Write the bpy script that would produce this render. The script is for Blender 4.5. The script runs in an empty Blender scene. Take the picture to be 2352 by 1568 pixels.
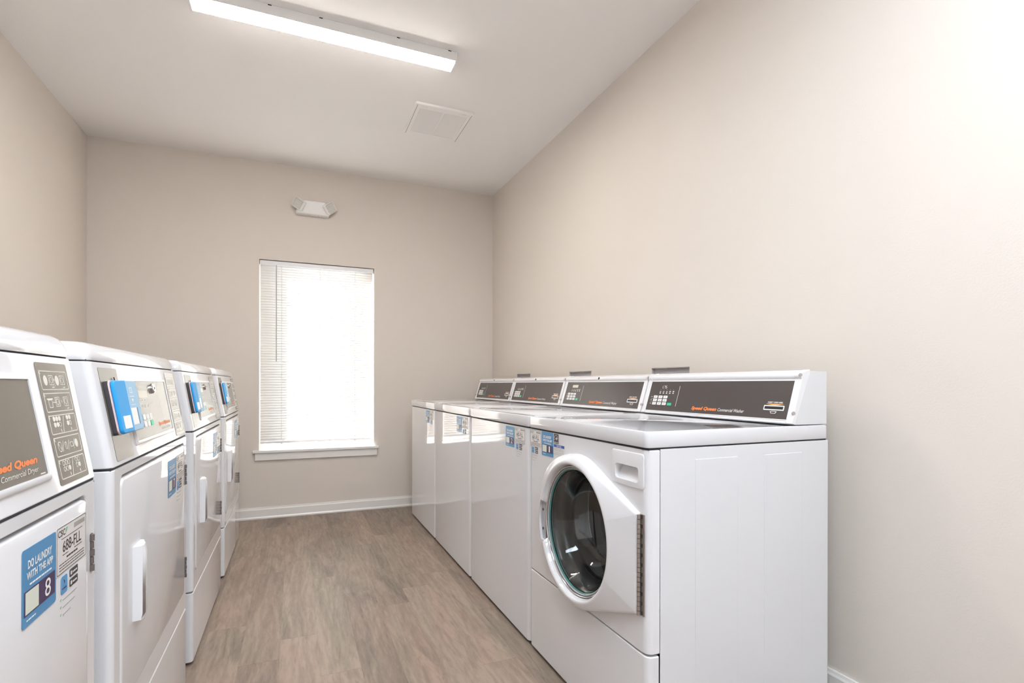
import bpy, bmesh, math, random
from mathutils import Vector, Matrix
random.seed(7)
PI = math.pi
SC = bpy.context.scene
COL = SC.collection

# ------------------------------------------------------------------ camera
cam_d = bpy.data.cameras.new('camera')
cam = bpy.data.objects.new('camera', cam_d)
COL.objects.link(cam)
cam.location = (0, 0, 0.953)
YAW = math.radians(-22.61)
cam.rotation_mode = 'XYZ'
cam.rotation_euler = (Matrix.Rotation(YAW, 3, 'Z') @ Matrix.Rotation(PI / 2, 3, 'X') @ Matrix.Rotation(0.0017, 3, 'Z')).to_euler()
cam_d.sensor_width = 36
cam_d.lens = 1200.0 / 2352 * 36
cam_d.shift_y = (882.56 - 784) / 2352
cam_d.clip_start = 0.02
SC.camera = cam

# ------------------------------------------------------------------ world, sun, exposure
SC.view_settings.view_transform = 'Standard'
SC.view_settings.look = 'None'
SC.view_settings.gamma = 1
SC.view_settings.use_curve_mapping = False
SC.view_settings.exposure = 0.03
world = bpy.data.worlds.new('sky_world'); SC.world = world
world.use_nodes = True
wn = world.node_tree
bg = wn.nodes['Background']
bg.inputs[0].default_value = (0.93, 0.97, 1.0, 1)
bg.inputs[1].default_value = 5.0
sd = bpy.data.lights.new('sun', 'SUN'); sun = bpy.data.objects.new('sun', sd); COL.objects.link(sun)
sd.energy = 50.0; sd.angle = math.radians(0.6); sd.color = (1.0, 0.97, 0.92)
sun.rotation_euler = Vector((1.18, -1.0, -0.80)).to_track_quat('-Z', 'Y').to_euler()

LAMP_WINDOW_SIDE = 72.0      # emission of the strip light seen in the photo
FILL_CAMERA_SIDE = 20.5      # emission of the added fill panels over and behind the camera, out of view

# ------------------------------------------------------------------ room numbers
XL, XR, YB, YF, CEIL = -1.216, 1.528, 4.094, -2.6, 2.5255
BASE_H, BASE_T = 0.0815, 0.014

# ------------------------------------------------------------------ materials
def newmat(name):
    m = bpy.data.materials.new(name); m.use_nodes = True
    return m, m.node_tree.nodes, m.node_tree.links, m.node_tree.nodes['Principled BSDF']
def simple(name, col, rough=0.5, metal=0.0, spec=0.5, coat=0.0, bump=0.0, bscale=60, var=0.0):
    m, n, l, p = newmat(name)
    p.inputs['Base Color'].default_value = (*col, 1)
    p.inputs['Roughness'].default_value = rough
    p.inputs['Metallic'].default_value = metal
    p.inputs['Specular IOR Level'].default_value = spec
    p.inputs['Coat Weight'].default_value = coat
    p.inputs['Coat Roughness'].default_value = 0.05
    tc = n.new('ShaderNodeTexCoord')
    if bump:
        nz = n.new('ShaderNodeTexNoise'); nz.inputs['Scale'].default_value = bscale
        l.new(tc.outputs['Object'], nz.inputs['Vector'])
        b = n.new('ShaderNodeBump'); b.inputs['Strength'].default_value = bump; b.inputs['Distance'].default_value = 0.01
        l.new(nz.outputs['Fac'], b.inputs['Height']); l.new(b.outputs['Normal'], p.inputs['Normal'])
    if var:
        nz = n.new('ShaderNodeTexNoise'); nz.inputs['Scale'].default_value = 3.0
        l.new(tc.outputs['Object'], nz.inputs['Vector'])
        r = n.new('ShaderNodeMapRange'); r.inputs['To Min'].default_value = 1 - var; r.inputs['To Max'].default_value = 1 + var
        l.new(nz.outputs['Fac'], r.inputs['Value'])
        mx = n.new('ShaderNodeVectorMath'); mx.operation = 'SCALE'; mx.inputs[0].default_value = col
        l.new(r.outputs[0], mx.inputs['Scale']); l.new(mx.outputs[0], p.inputs['Base Color'])
    return m
def emit(name, col, s):
    m, n, l, p = newmat(name)
    p.inputs['Base Color'].default_value = (0.9, 0.9, 0.9, 1)
    p.inputs['Emission Color'].default_value = (*col, 1)
    p.inputs['Emission Strength'].default_value = s
    return m

M = {}
M['wall'] = simple('beige_wall_paint', (0.725, 0.660, 0.597), 0.62, bump=0.05, bscale=220, var=0.012)
M['ceiling'] = simple('ceiling_paint', (0.90, 0.875, 0.86), 0.8, bump=0.05, bscale=200)
M['trim'] = simple('white_trim_paint', (0.84, 0.81, 0.78), 0.28)
M['enamel'] = simple('white_appliance_enamel', (0.76, 0.75, 0.765), 0.06, spec=0.6, bump=0.012, bscale=5)
M['sheet'] = simple('white_painted_side_panel', (0.70, 0.695, 0.71), 0.25, spec=0.5, bump=0.01, bscale=4)
M['top'] = simple('mirror_gloss_worktop_enamel', (0.70, 0.69, 0.705), 0.02, spec=0.8)
M['fixture'] = simple('matt_white_fixture_metal', (0.90, 0.89, 0.88), 0.6, spec=0.2)
M['dark_steel'] = simple('dark_hinge_steel', (0.20, 0.17, 0.16), 0.4, metal=0.6)
M['vent_dark'] = simple('dark_duct', (0.10, 0.09, 0.08), 0.8)
M['plastic'] = simple('white_moulded_plastic', (0.78, 0.77, 0.785), 0.22)
M['seam'] = simple('dark_seam', (0.03, 0.03, 0.035), 0.7)
M['panel'] = simple('charcoal_control_panel', (0.088, 0.074, 0.069), 0.22, spec=0.35)
M['taupe'] = simple('taupe_dryer_panel', (0.175, 0.152, 0.125), 0.2, spec=0.5)
M['taupe_line'] = simple('pale_line_print', (0.72, 0.69, 0.62), 0.5)
M['white_ink'] = simple('white_ink', (0.88, 0.88, 0.86), 0.45)
M['grey_ink'] = simple('grey_ink', (0.33, 0.32, 0.31), 0.5)
M['black'] = simple('black_plastic', (0.012, 0.012, 0.013), 0.35)
M['ink'] = simple('black_ink', (0.05, 0.045, 0.05), 0.5)
M['orange'] = simple('orange_ink', (0.95, 0.23, 0.06), 0.45)
M['amber'] = simple('amber_ink', (0.95, 0.40, 0.12), 0.45)
M['green_key'] = simple('green_key', (0.02, 0.62, 0.30), 0.35)
M['key'] = simple('white_key', (0.87, 0.86, 0.84), 0.4)
M['steel'] = simple('brushed_hinge_steel', (0.42, 0.37, 0.34), 0.38, metal=0.85)
M['chrome'] = simple('chrome', (0.75, 0.74, 0.75), 0.12, metal=1.0)
M['drum'] = simple('stainless_drum', (0.50, 0.50, 0.51), 0.22, metal=1.0, bump=0.05, bscale=30)
M['rubber'] = simple('black_rubber_gasket', (0.02, 0.02, 0.022), 0.3)
M['teal'] = simple('teal_glass_edge', (0.09, 0.25, 0.225), 0.12, spec=0.8)
M['grey_plastic'] = simple('grey_latch_plastic', (0.42, 0.42, 0.44), 0.4)
M['blue'] = simple('blue_reader_plastic', (0.03, 0.36, 0.78), 0.5, spec=0.25)
M['blue_light'] = simple('pale_blue_reader_plastic', (0.36, 0.57, 0.75), 0.5, spec=0.25)
M['blue_dark'] = simple('deep_blue_slot', (0.01, 0.13, 0.34), 0.4)
M['pink'] = simple('pale_pink_edge', (0.80, 0.62, 0.64), 0.4)
M['label_blue'] = simple('label_blue', (0.075, 0.275, 0.52), 0.35)
M['navy'] = simple('label_navy', (0.055, 0.03, 0.10), 0.35)
M['label_white'] = simple('label_white', (0.76, 0.73, 0.71), 0.35)
M['qr_white'] = simple('label_cream_patch', (0.72, 0.76, 0.66), 0.4)
M['silver_patch'] = simple('label_grey_bar', (0.36, 0.34, 0.32), 0.4)
M['label_green'] = simple('label_green', (0.10, 0.45, 0.22), 0.4)
M['notice_blue'] = simple('notice_blue', (0.01, 0.085, 0.40), 0.35)
M['app_blue'] = simple('app_icon_blue', (0.10, 0.33, 0.62), 0.35)
M['brown'] = simple('dark_brown_label', (0.09, 0.07, 0.06), 0.7, spec=0.1)
M['lcd'] = simple('pale_display', (0.60, 0.57, 0.48), 0.3)
M['box_grey'] = simple('grey_outlet_box', (0.50, 0.475, 0.485), 0.5)
M['drywall_edge'] = simple('broken_drywall_edge', (0.36, 0.31, 0.27), 0.9, bump=0.6, bscale=80)
M['cord'] = simple('grey_blind_cord', (0.74, 0.73, 0.71), 0.5)
M['wand'] = simple('clear_grey_wand', (0.50, 0.49, 0.49), 0.25)
M['lens_clear'] = simple('faceted_lamp_lens', (0.78, 0.77, 0.74), 0.12, spec=0.9)
M['lens_on_a'] = emit('lit_lens', (1.0, 0.95, 0.89), LAMP_WINDOW_SIDE)
M['lens_fill'] = emit('fill_lens_cool', (0.80, 0.90, 1.0), FILL_CAMERA_SIDE)

def glassmat(name, rough=0.0, col=(1, 1, 1)):
    m, n, l, p = newmat(name)
    p.inputs['Base Color'].default_value = (*col, 1); p.inputs['Roughness'].default_value = rough
    p.inputs['Transmission Weight'].default_value = 1.0; p.inputs['IOR'].default_value = 1.45
    return m
M['glass'] = glassmat('door_glass', 0.0, (0.86, 0.90, 0.90))
def pane_mat():
    m, n, l, p = newmat('window_glass')
    n.remove(p)
    t = n.new('ShaderNodeBsdfTransparent'); g = n.new('ShaderNodeBsdfGlossy'); g.inputs['Roughness'].default_value = 0.02
    mx = n.new('ShaderNodeMixShader'); mx.inputs[0].default_value = 0.06
    l.new(t.outputs[0], mx.inputs[1]); l.new(g.outputs[0], mx.inputs[2]); l.new(mx.outputs[0], n['Material Output'].inputs['Surface'])
    return m
M['pane'] = pane_mat()
def slat_mat():
    m, n, l, p = newmat('translucent_blind_slat')
    n.remove(p)
    d = n.new('ShaderNodeBsdfDiffuse'); d.inputs[0].default_value = (0.86, 0.85, 0.83, 1)
    t = n.new('ShaderNodeBsdfTranslucent'); t.inputs[0].default_value = (0.90, 0.895, 0.88, 1)
    mx = n.new('ShaderNodeMixShader'); mx.inputs[0].default_value = 0.42
    l.new(d.outputs[0], mx.inputs[1]); l.new(t.outputs[0], mx.inputs[2]); l.new(mx.outputs[0], n['Material Output'].inputs['Surface'])
    return m
M['slat'] = slat_mat()

def floor_mat():
    m, n, l, p = newmat('wood_look_vinyl_planks')
    tc = n.new('ShaderNodeTexCoord'); sep = n.new('ShaderNodeSeparateXYZ'); l.new(tc.outputs['Object'], sep.inputs[0])
    def math_(op, a, b=None, c=None):
        k = n.new('ShaderNodeMath'); k.operation = op
        for i, v in enumerate((a, b, c)):
            if v is None: continue
            if isinstance(v, (int, float)): k.inputs[i].default_value = v
            else: l.new(v, k.inputs[i])
        return k.outputs[0]
    PW, PL = 0.128, 0.92
    xs = math_('DIVIDE', math_('ADD', sep.outputs['X'], 10.03), PW)
    row = math_('FLOOR', xs); fx = math_('FRACT', xs)
    wn_ = n.new('ShaderNodeTexWhiteNoise'); wn_.noise_dimensions = '1D'; l.new(row, wn_.inputs['W'])
    ys = math_('ADD', math_('DIVIDE', math_('ADD', sep.outputs['Y'], 10.0), PL), wn_.outputs['Value'])
    pl = math_('FLOOR', ys); fy = math_('FRACT', ys)
    comb = n.new('ShaderNodeCombineXYZ'); l.new(row, comb.inputs[0]); l.new(pl, comb.inputs[1])
    rnd = n.new('ShaderNodeTexWhiteNoise'); rnd.noise_dimensions = '2D'; l.new(comb.outputs[0], rnd.inputs['Vector'])
    # grain coordinates: squeezed across, stretched along, shifted per plank
    gx = math_('MULTIPLY', sep.outputs['X'], 1.0)
    gy = math_('MULTIPLY', sep.outputs['Y'], 0.16)
    gz = math_('MULTIPLY', rnd.outputs['Value'], 30.0)
    gc = n.new('ShaderNodeCombineXYZ'); l.new(gx, gc.inputs[0]); l.new(gy, gc.inputs[1]); l.new(gz, gc.inputs[2])
    def noise(scale, det, dist, vec=gc.outputs[0], rough=0.6):
        k = n.new('ShaderNodeTexNoise'); k.inputs['Scale'].default_value = scale; k.inputs['Detail'].default_value = det
        k.inputs['Distortion'].default_value = dist; k.inputs['Roughness'].default_value = rough; l.new(vec, k.inputs['Vector']); return k.outputs['Fac']
    fine = noise(120, 5, 0.5); broad = noise(11, 3, 1.6); mid = noise(34, 4, 2.2)
    wv = n.new('ShaderNodeTexWave'); wv.wave_type = 'BANDS'; wv.bands_direction = 'X'
    wv.inputs['Scale'].default_value = 11; wv.inputs['Distortion'].default_value = 14; wv.inputs['Detail'].default_value = 3; wv.inputs['Detail Scale'].default_value = 1.1
    l.new(gc.outputs[0], wv.inputs['Vector'])
    tone = math_('ADD', math_('MULTIPLY', broad, 0.76), math_('MULTIPLY', rnd.outputs['Value'], 0.22))
    tone = math_('ADD', tone, math_('MULTIPLY', fine, 0.34))
    tone = math_('ADD', tone, math_('MULTIPLY', wv.outputs['Fac'], 0.07))
    tone = math_('ADD', tone, math_('MULTIPLY', mid, 0.26))
    cr = n.new('ShaderNodeValToRGB'); l.new(tone, cr.inputs[0])
    e = cr.color_ramp.elements
    e[0].position = 0.56; e[0].color = (0.150, 0.118, 0.095, 1)
    e[1].position = 1.08; e[1].color = (0.345, 0.272, 0.218, 1)
    k = e.new(0.72); k.color = (0.215, 0.170, 0.139, 1)
    k = e.new(0.86); k.color = (0.275, 0.217, 0.176, 1)
    # pinkish / olive drift between planks
    hue = n.new('ShaderNodeMix'); hue.data_type = 'RGBA'; hue.blend_type = 'MULTIPLY'; hue.inputs[0].default_value = 1.0
    hr = n.new('ShaderNodeValToRGB'); hr.color_ramp.elements[0].color = (1.06, 0.975, 0.95, 1); hr.color_ramp.elements[1].color = (1.00, 1.01, 0.97, 1)
    l.new(noise(7, 2, 0.5), hr.inputs[0]); hr.color_ramp.elements[0].position = .35; hr.color_ramp.elements[1].position = .65; l.new(cr.outputs[0], hue.inputs[6]); l.new(hr.outputs[0], hue.inputs[7])
    # dark cracks
    ck = n.new('ShaderNodeMapRange'); ck.inputs['From Min'].default_value = 0.62; ck.inputs['From Max'].default_value = 0.74
    ck.inputs['To Min'].default_value = 1.0; ck.inputs['To Max'].default_value = 0.72
    l.new(noise(40, 3, 0.9, rough=0.6), ck.inputs['Value'])
    # seams
    ex = math_('MINIMUM', fx, math_('SUBTRACT', 1.0, fx)); ey = math_('MINIMUM', fy, math_('SUBTRACT', 1.0, fy))
    sx = n.new('ShaderNodeMapRange'); sx.inputs['From Max'].default_value = 0.008; sx.inputs['To Min'].default_value = 0.88; l.new(ex, sx.inputs['Value'])
    sy = n.new('ShaderNodeMapRange'); sy.inputs['From Max'].default_value = 0.0016; sy.inputs['To Min'].default_value = 0.62; l.new(ey, sy.inputs['Value'])
    mul = math_('MULTIPLY', math_('MULTIPLY', sx.outputs[0], sy.outputs[0]), ck.outputs[0])
    fin = n.new('ShaderNodeVectorMath'); fin.operation = 'SCALE'; l.new(hue.outputs[2], fin.inputs[0]); l.new(mul, fin.inputs['Scale'])
    l.new(fin.outputs[0], p.inputs['Base Color'])
    p.inputs['Roughness'].default_value = 0.42; p.inputs['Specular IOR Level'].default_value = 0.35
    b = n.new('ShaderNodeBump'); b.inputs['Strength'].default_value = 0.12; b.inputs['Distance'].default_value = 0.004
    l.new(math_('ADD', fine, mul), b.inputs['Height']); l.new(b.outputs['Normal'], p.inputs['Normal'])
    return m
M['floor'] = floor_mat()

# ------------------------------------------------------------------ mesh helpers
def nb(): return bmesh.new()
def box(bm, x0, x1, y0, y1, z0, z1, mi=0):
    vs = [bm.verts.new(p) for p in ((x0, y0, z0), (x1, y0, z0), (x1, y1, z0), (x0, y1, z0), (x0, y0, z1), (x1, y0, z1), (x1, y1, z1), (x0, y1, z1))]
    for f in ((0, 3, 2, 1), (4, 5, 6, 7), (0, 1, 5, 4), (1, 2, 6, 5), (2, 3, 7, 6), (3, 0, 4, 7)):
        bm.faces.new([vs[i] for i in f]).material_index = mi
def extrude(bm, lo, hi, mi=0, cap=True):
    a = [bm.verts.new(p) for p in lo]; b = [bm.verts.new(p) for p in hi]; n = len(a)
    for i in range(n):
        bm.faces.new((a[i], a[(i + 1) % n], b[(i + 1) % n], b[i])).material_index = mi
    if cap:
        bm.faces.new(a[::-1]).material_index = mi; bm.faces.new(b).material_index = mi
def bridge(bm, loops, closed=True, mi=0):
    rs = [[bm.verts.new(p) for p in L] for L in loops]
    n = len(rs[0])
    for a, b in zip(rs, rs[1:]):
        for i in range(n if closed else n - 1):
            j = (i + 1) % n
            bm.faces.new((a[i], a[j], b[j], b[i])).material_index = mi
    return rs
def tube(bm, pts, r, seg=8, mi=0):
    pts = [Vector(p) for p in pts]; loops = []
    for i, p in enumerate(pts):
        t = (pts[min(i + 1, len(pts) - 1)] - pts[max(i - 1, 0)]).normalized()
        a = t.orthogonal().normalized() if i == 0 else (a - t * a.dot(t)).normalized()
        b = t.cross(a)
        loops.append([p + (a * math.cos(k * 2 * PI / seg) + b * math.sin(k * 2 * PI / seg)) * r for k in range(seg)])
    rs = bridge(bm, loops, mi=mi)
    bm.faces.new(rs[0][::-1]).material_index = mi; bm.faces.new(rs[-1]).material_index = mi
def disc(bm, c, nrm, r, h, seg=20, mi=0, r2=None):
    c = Vector(c); nrm = Vector(nrm).normalized(); a = nrm.orthogonal().normalized(); b = nrm.cross(a); r2 = r if r2 is None else r2
    L = lambda rr, hh: [c + nrm * hh + (a * math.cos(k * 2 * PI / seg) + b * math.sin(k * 2 * PI / seg)) * rr for k in range(seg)]
    extrude(bm, L(r, 0), L(r2, h), mi)
def rrect(x0, x1, z0, z1, r, n=5):
    r = min(r, (x1 - x0) / 2 - 1e-5, (z1 - z0) / 2 - 1e-5)
    out = []
    for cx, cz, a0 in ((x1 - r, z1 - r, 0), (x0 + r, z1 - r, PI / 2), (x0 + r, z0 + r, PI), (x1 - r, z0 + r, 1.5 * PI)):
        for k in range(n + 1):
            a = a0 + k * PI / 2 / n; out.append((cx + r * math.cos(a), cz + r * math.sin(a)))
    return out
def finish(name, bm, mats, parent=None, bevel=0.0, seg=2, smooth=True, ang=38):
    bmesh.ops.remove_doubles(bm, verts=bm.verts, dist=1e-6)
    bmesh.ops.recalc_face_normals(bm, faces=bm.faces)
    for f in bm.faces: f.smooth = smooth
    lim = math.radians(ang)
    for e in bm.edges:
        if len(e.link_faces) == 2 and e.calc_face_angle(0) > lim: e.smooth = False
    me = bpy.data.meshes.new(name); bm.to_mesh(me); bm.free()
    for m in (mats if isinstance(mats, (list, tuple)) else [mats]): me.materials.append(m if not isinstance(m, str) else M[m])
    o = bpy.data.objects.new(name, me); COL.objects.link(o)
    if parent: o.parent = parent
    if bevel:
        b = o.modifiers.new('bevel', 'BEVEL'); b.width = bevel; b.segments = seg; b.limit_method = 'ANGLE'; b.angle_limit = math.radians(35)
        b.harden_normals = True
    return o
def thing(name, label, cat, loc=(0, 0, 0), rz=0, group=None):
    o = bpy.data.objects.new(name, None); COL.objects.link(o); o.location = loc; o.rotation_euler = (0, 0, rz)
    o.empty_display_size = 0.1
    o['label'] = label; o['category'] = cat; o['kind'] = 'thing'
    if group: o['group'] = group
    return o
def struct(name, bm, m, label=None, parent=None, **k):
    k.setdefault('smooth', False)
    o = finish(name, bm, m, parent, **k); o['kind'] = 'structure'
    if label: o['label'] = label; o['category'] = name.split('_')[0]
    return o

# text -> flat triangles/quads in the plane, cached
_tc = {}
def text2d(s, bold=0.0, shear=0.0):
    key = (s, bold, shear)
    if key in _tc: return _tc[key]
    cu = bpy.data.curves.new('t', 'FONT'); cu.body = s; cu.size = 1.0; cu.offset = bold; cu.shear = shear; cu.resolution_u = 3
    ob = bpy.data.objects.new('t', cu)
    me = bpy.data.meshes.new_from_object(ob)
    v = [(p.co.x, p.co.y) for p in me.vertices]; f = [tuple(q.vertices) for q in me.polygons]
    bpy.data.meshes.remove(me); bpy.data.objects.remove(ob); bpy.data.curves.remove(cu)
    x0 = min(p[0] for p in v); x1 = max(p[0] for p in v); y0 = min(p[1] for p in v); y1 = max(p[1] for p in v)
    _tc[key] = ([((a - x0) / (x1 - x0), (b - y0) / (y1 - y0)) for a, b in v], f)
    return _tc[key]

class Face:
    """a flat face of a machine in local coordinates: u to the reader's right, v up the face, h out of it"""
    def __init__(s, o, U, V):
        s.o = Vector(o); s.U = Vector(U).normalized(); s.V = Vector(V).normalized(); s.N = s.U.cross(s.V)
    def p(s, u, v, h=0.0): return s.o + s.U * u + s.V * v + s.N * h
    def poly(s, bm, pts, h0, h1, mi=0): extrude(bm, [s.p(u, v, h0) for u, v in pts], [s.p(u, v, h1) for u, v in pts], mi)
    def rect(s, bm, u0, u1, v0, v1, h0, h1, mi=0, r=0.0):
        pts = rrect(u0, u1, v0, v1, r, 4) if r else [(u1, v1), (u0, v1), (u0, v0), (u1, v0)]
        s.poly(bm, pts, h0, h1, mi)
    def frame(s, bm, u0, u1, v0, v1, t, h0, h1, mi=0, r=0.002):
        a = rrect(u0, u1, v0, v1, r, 3); b = rrect(u0 + t, u1 - t, v0 + t, v1 - t, max(r - t, 0.0004), 3)
        L = lambda P, h: [s.p(u, v, h) for u, v in P]
        bridge(bm, [L(b, h0), L(a, h0), L(a, h1), L(b, h1), L(b, h0)], mi=mi)
    def line(s, bm, a, b, t, h0, h1, mi=0):
        d = Vector((b[0] - a[0], b[1] - a[1])); d.normalize(); q = Vector((-d.y, d.x)) * t / 2
        s.poly(bm, [(a[0] + q.x, a[1] + q.y), (a[0] - q.x, a[1] - q.y), (b[0] - q.x, b[1] - q.y), (b[0] + q.x, b[1] + q.y)], h0, h1, mi)
    def text(s, bm, st, u0, u1, v0, v1, h, mi=0, bold=0.0, shear=0.0):
        V_, F_ = text2d(st, bold, shear)
        vs = [bm.verts.new(s.p(u0 + a * (u1 - u0), v0 + b * (v1 - v0), h)) for a, b in V_]
        for f in F_:
            try: bm.faces.new([vs[i] for i in f]).material_index = mi
            except ValueError: pass

# ------------------------------------------------------------------ room shell
def wall_with_holes(bm, plane, a0, a1, z0, z1, holes, t):
    """a slab with rectangular openings; plane('x' or 'y', inner coordinate, outward sign)"""
    ax, c, sg = plane
    As = sorted({a0, a1, *[h[0] for h in holes], *[h[1] for h in holes]}); Zs = sorted({z0, z1, *[h[2] for h in holes], *[h[3] for h in holes]})
    for i in range(len(As) - 1):
        for j in range(len(Zs) - 1):
            ca, cz = (As[i] + As[i + 1]) / 2, (Zs[j] + Zs[j + 1]) / 2
            if any(h[0] < ca < h[1] and h[2] < cz < h[3] for h in holes): continue
            lo, hi = sorted((c, c + sg * t))
            if ax == 'x': box(bm, lo, hi, As[i], As[i + 1], Zs[j], Zs[j + 1])
            else: box(bm, As[i], As[i + 1], lo, hi, Zs[j], Zs[j + 1])
    bmesh.ops.remove_doubles(bm, verts=bm.verts, dist=1e-6)
    dead = [f for f in bm.faces if any(f is not g and set(f.verts) == set(g.verts) for g in f.verts[0].link_faces)]
    bmesh.ops.delete(bm, geom=dead, context='FACES')

bm = nb(); box(bm, XL - .2, XR + .2, YF - .2, YB + .2, -0.06, 0.0)
struct('floor', bm, 'floor')
bm = nb(); box(bm, XL - .2, XR + .2, YF - .2, YB + .2, CEIL, CEIL + .08)
struct('ceiling', bm, 'ceiling')
WX0, WX1, WZ0, WZ1 = -0.2305, 0.5620, 0.4800, 1.8370
bm = nb(); wall_with_holes(bm, ('y', YB, 1), XL - .2, XR + .2, 0, CEIL, [(WX0, WX1, WZ0, WZ1)], 0.165)
struct('wall_back', bm, 'wall')
bm = nb(); box(bm, XL - .16, XL, YF, YB, 0, CEIL); struct('wall_left', bm, 'wall')
OUTLETS = [(1.735, 1.985), (2.520, 2.770), (3.335, 3.570)]
bm = nb(); wall_with_holes(bm, ('x', XR, 1), YF, YB, 0, CEIL, [(a, b, 0.86, 1.030) for a, b in OUTLETS], 0.12)
struct('wall_right', bm, 'wall')
bm = nb(); box(bm, XL - .16, XR + .16, YF - .16, YF, 0, CEIL); struct('wall_front', bm, 'wall')
def baseboard(name, p0, p1, n):
    """profile swept from p0 to p1; n points into the room"""
    prof = [(0, 0), (0.018, 0), (0.018, 0.010), (0.0125, 0.018), (0.0125, 0.066), (0.009, 0.073), (0.0075, BASE_H), (0, BASE_H)]
    n = Vector(n); bm = nb()
    extrude(bm, [Vector((*p0, z)) + n * d for d, z in prof], [Vector((*p1, z)) + n * d for d, z in prof])
    struct(name, bm, 'trim', bevel=0.0012)
baseboard('baseboard_back', (XL, YB), (XR, YB), (0, -1, 0))
baseboard('baseboard_right', (XR, YF), (XR, YB - .02), (-1, 0, 0))
baseboard('baseboard_left', (XL, YF), (XL, YB - .02), (1, 0, 0))
# door behind the camera
bm = nb(); box(bm, -0.05, 0.86, YF, YF + 0.03, 0.0, 2.05); box(bm, -0.13, -0.05, YF, YF + .02, 0, 2.13); box(bm, .86, .94, YF, YF + .02, 0, 2.13); box(bm, -.13, .94, YF, YF + .02, 2.05, 2.13)
struct('door_1', bm, 'trim', bevel=0.002)

# window: frame, pane, stool and apron
YO = YB + 0.165
bm = nb()
for a in ((WX0, WX1, WZ0, WZ0 + .022), (WX0, WX1, WZ1 - .022, WZ1), (WX0, WX0 + .022, WZ0 + .022, WZ1 - .022), (WX1 - .022, WX1, WZ0 + .022, WZ1 - .022)):
    box(bm, a[0], a[1], YO - .045, YO, a[2], a[3])
win = struct('window_1', bm, 'trim', bevel=0.002)
bm = nb(); box(bm, WX0 + .022, WX1 - .022, YO - .026, YO - .022, WZ0 + .022, WZ1 - .022)
o = finish('window_pane', bm, 'pane', win)
bm = nb(); box(bm, -0.270, 0.5970, YB - 0.028, YB, 0.4655, 0.4835); box(bm, WX0, WX1, YB, YO - .045, 0.4655, 0.4835)
o = finish('window_stool', bm, 'trim', win, bevel=0.003)
bm = nb(); box(bm, -0.2560, 0.5850, YB - 0.016, YB, 0.4130, 0.4655)
o = finish('window_apron', bm, 'trim', win, bevel=0.002)

# ------------------------------------------------------------------ blind
BX0, BX1, BY = WX0 + .006, WX1 - .010, YB + 0.030
bl = thing('window_blind', 'white horizontal slatted blind closed over the glowing window', 'blind', ((BX0 + BX1) / 2, BY, WZ0 + .004))
def loc(o, root):
    o.parent = root; o.matrix_parent_inverse = Matrix.Identity(4)
def rel(bm, root):
    bmesh.ops.translate(bm, verts=bm.verts, vec=-root.location)
def wpart(name, bm, m, root, **k):
    rel(bm, root); return finish(name, bm, m, root, **k)
bm = nb(); box(bm, BX0 - .002, BX1 + .002, BY - .026, BY + .060, 1.8020, 1.8315)
wpart('headrail', bm, 'plastic', bl, bevel=0.002)
bm = nb()
pitch = 0.0185; nsl = 70; ztop = 1.793
for i in range(nsl):
    zc = ztop - i * pitch
    if zc < 0.548: break
    loops = []
    for k in range(5):
        t = -0.5 + k / 4.0
        a = math.radians(66)
        cy, cz = -t * 0.0215 * math.cos(a), t * 0.0215 * math.sin(a)      # room edge up
        bow = 0.0018 * (1 - 4 * t * t)
        loops.append([(BX0, BY + cy - bow * math.sin(a), zc + cz - bow * math.cos(a) * 0.3), (BX1, BY + cy - bow * math.sin(a), zc + cz - bow * math.cos(a) * 0.3)])
    bridge(bm, loops, closed=False)
zlast = zc
o = wpart('slats', bm, 'slat', bl)
sm = o.modifiers.new('thickness', 'SOLIDIFY'); sm.thickness = 0.0003
bm = nb(); box(bm, BX0, BX1, BY - .012, BY + .012, 0.527, 0.543)
wpart('bottom_rail', bm, 'plastic', bl, bevel=0.003)
for x in (-0.085, 0.175, 0.424):
    bm = nb()
    tube(bm, [(x, BY - .0135, 1.80), (x, BY - .0135, 0.545)], 0.0011, 6); tube(bm, [(x + .004, BY + .0135, 1.80), (x + .004, BY + .0135, 0.545)], 0.0008, 6)
    z = 1.79
    while z > .56:
        tube(bm, [(x - .001, BY - .0135, z), (x - .004, BY - .012, z - .004)], 0.0009, 4); z -= pitch
    box(bm, x - .007, x + .007, BY - .0155, BY - .0118, 0.522, 0.540)
    wpart('ladder_cord', bm, 'cord', bl)
bm = nb(); tube(bm, [(-0.120, BY - .030, 1.800), (-0.120, BY - .033, 1.79), (-0.1195, BY - .030, 1.115)], 0.0034, 8)
tube(bm, [(-0.120, BY - .026, 1.806), (-0.120, BY - .033, 1.798), (-0.120, BY - .030, 1.788)], 0.0018, 6)
wpart('tilt_wand', bm, 'wand', bl)

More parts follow.
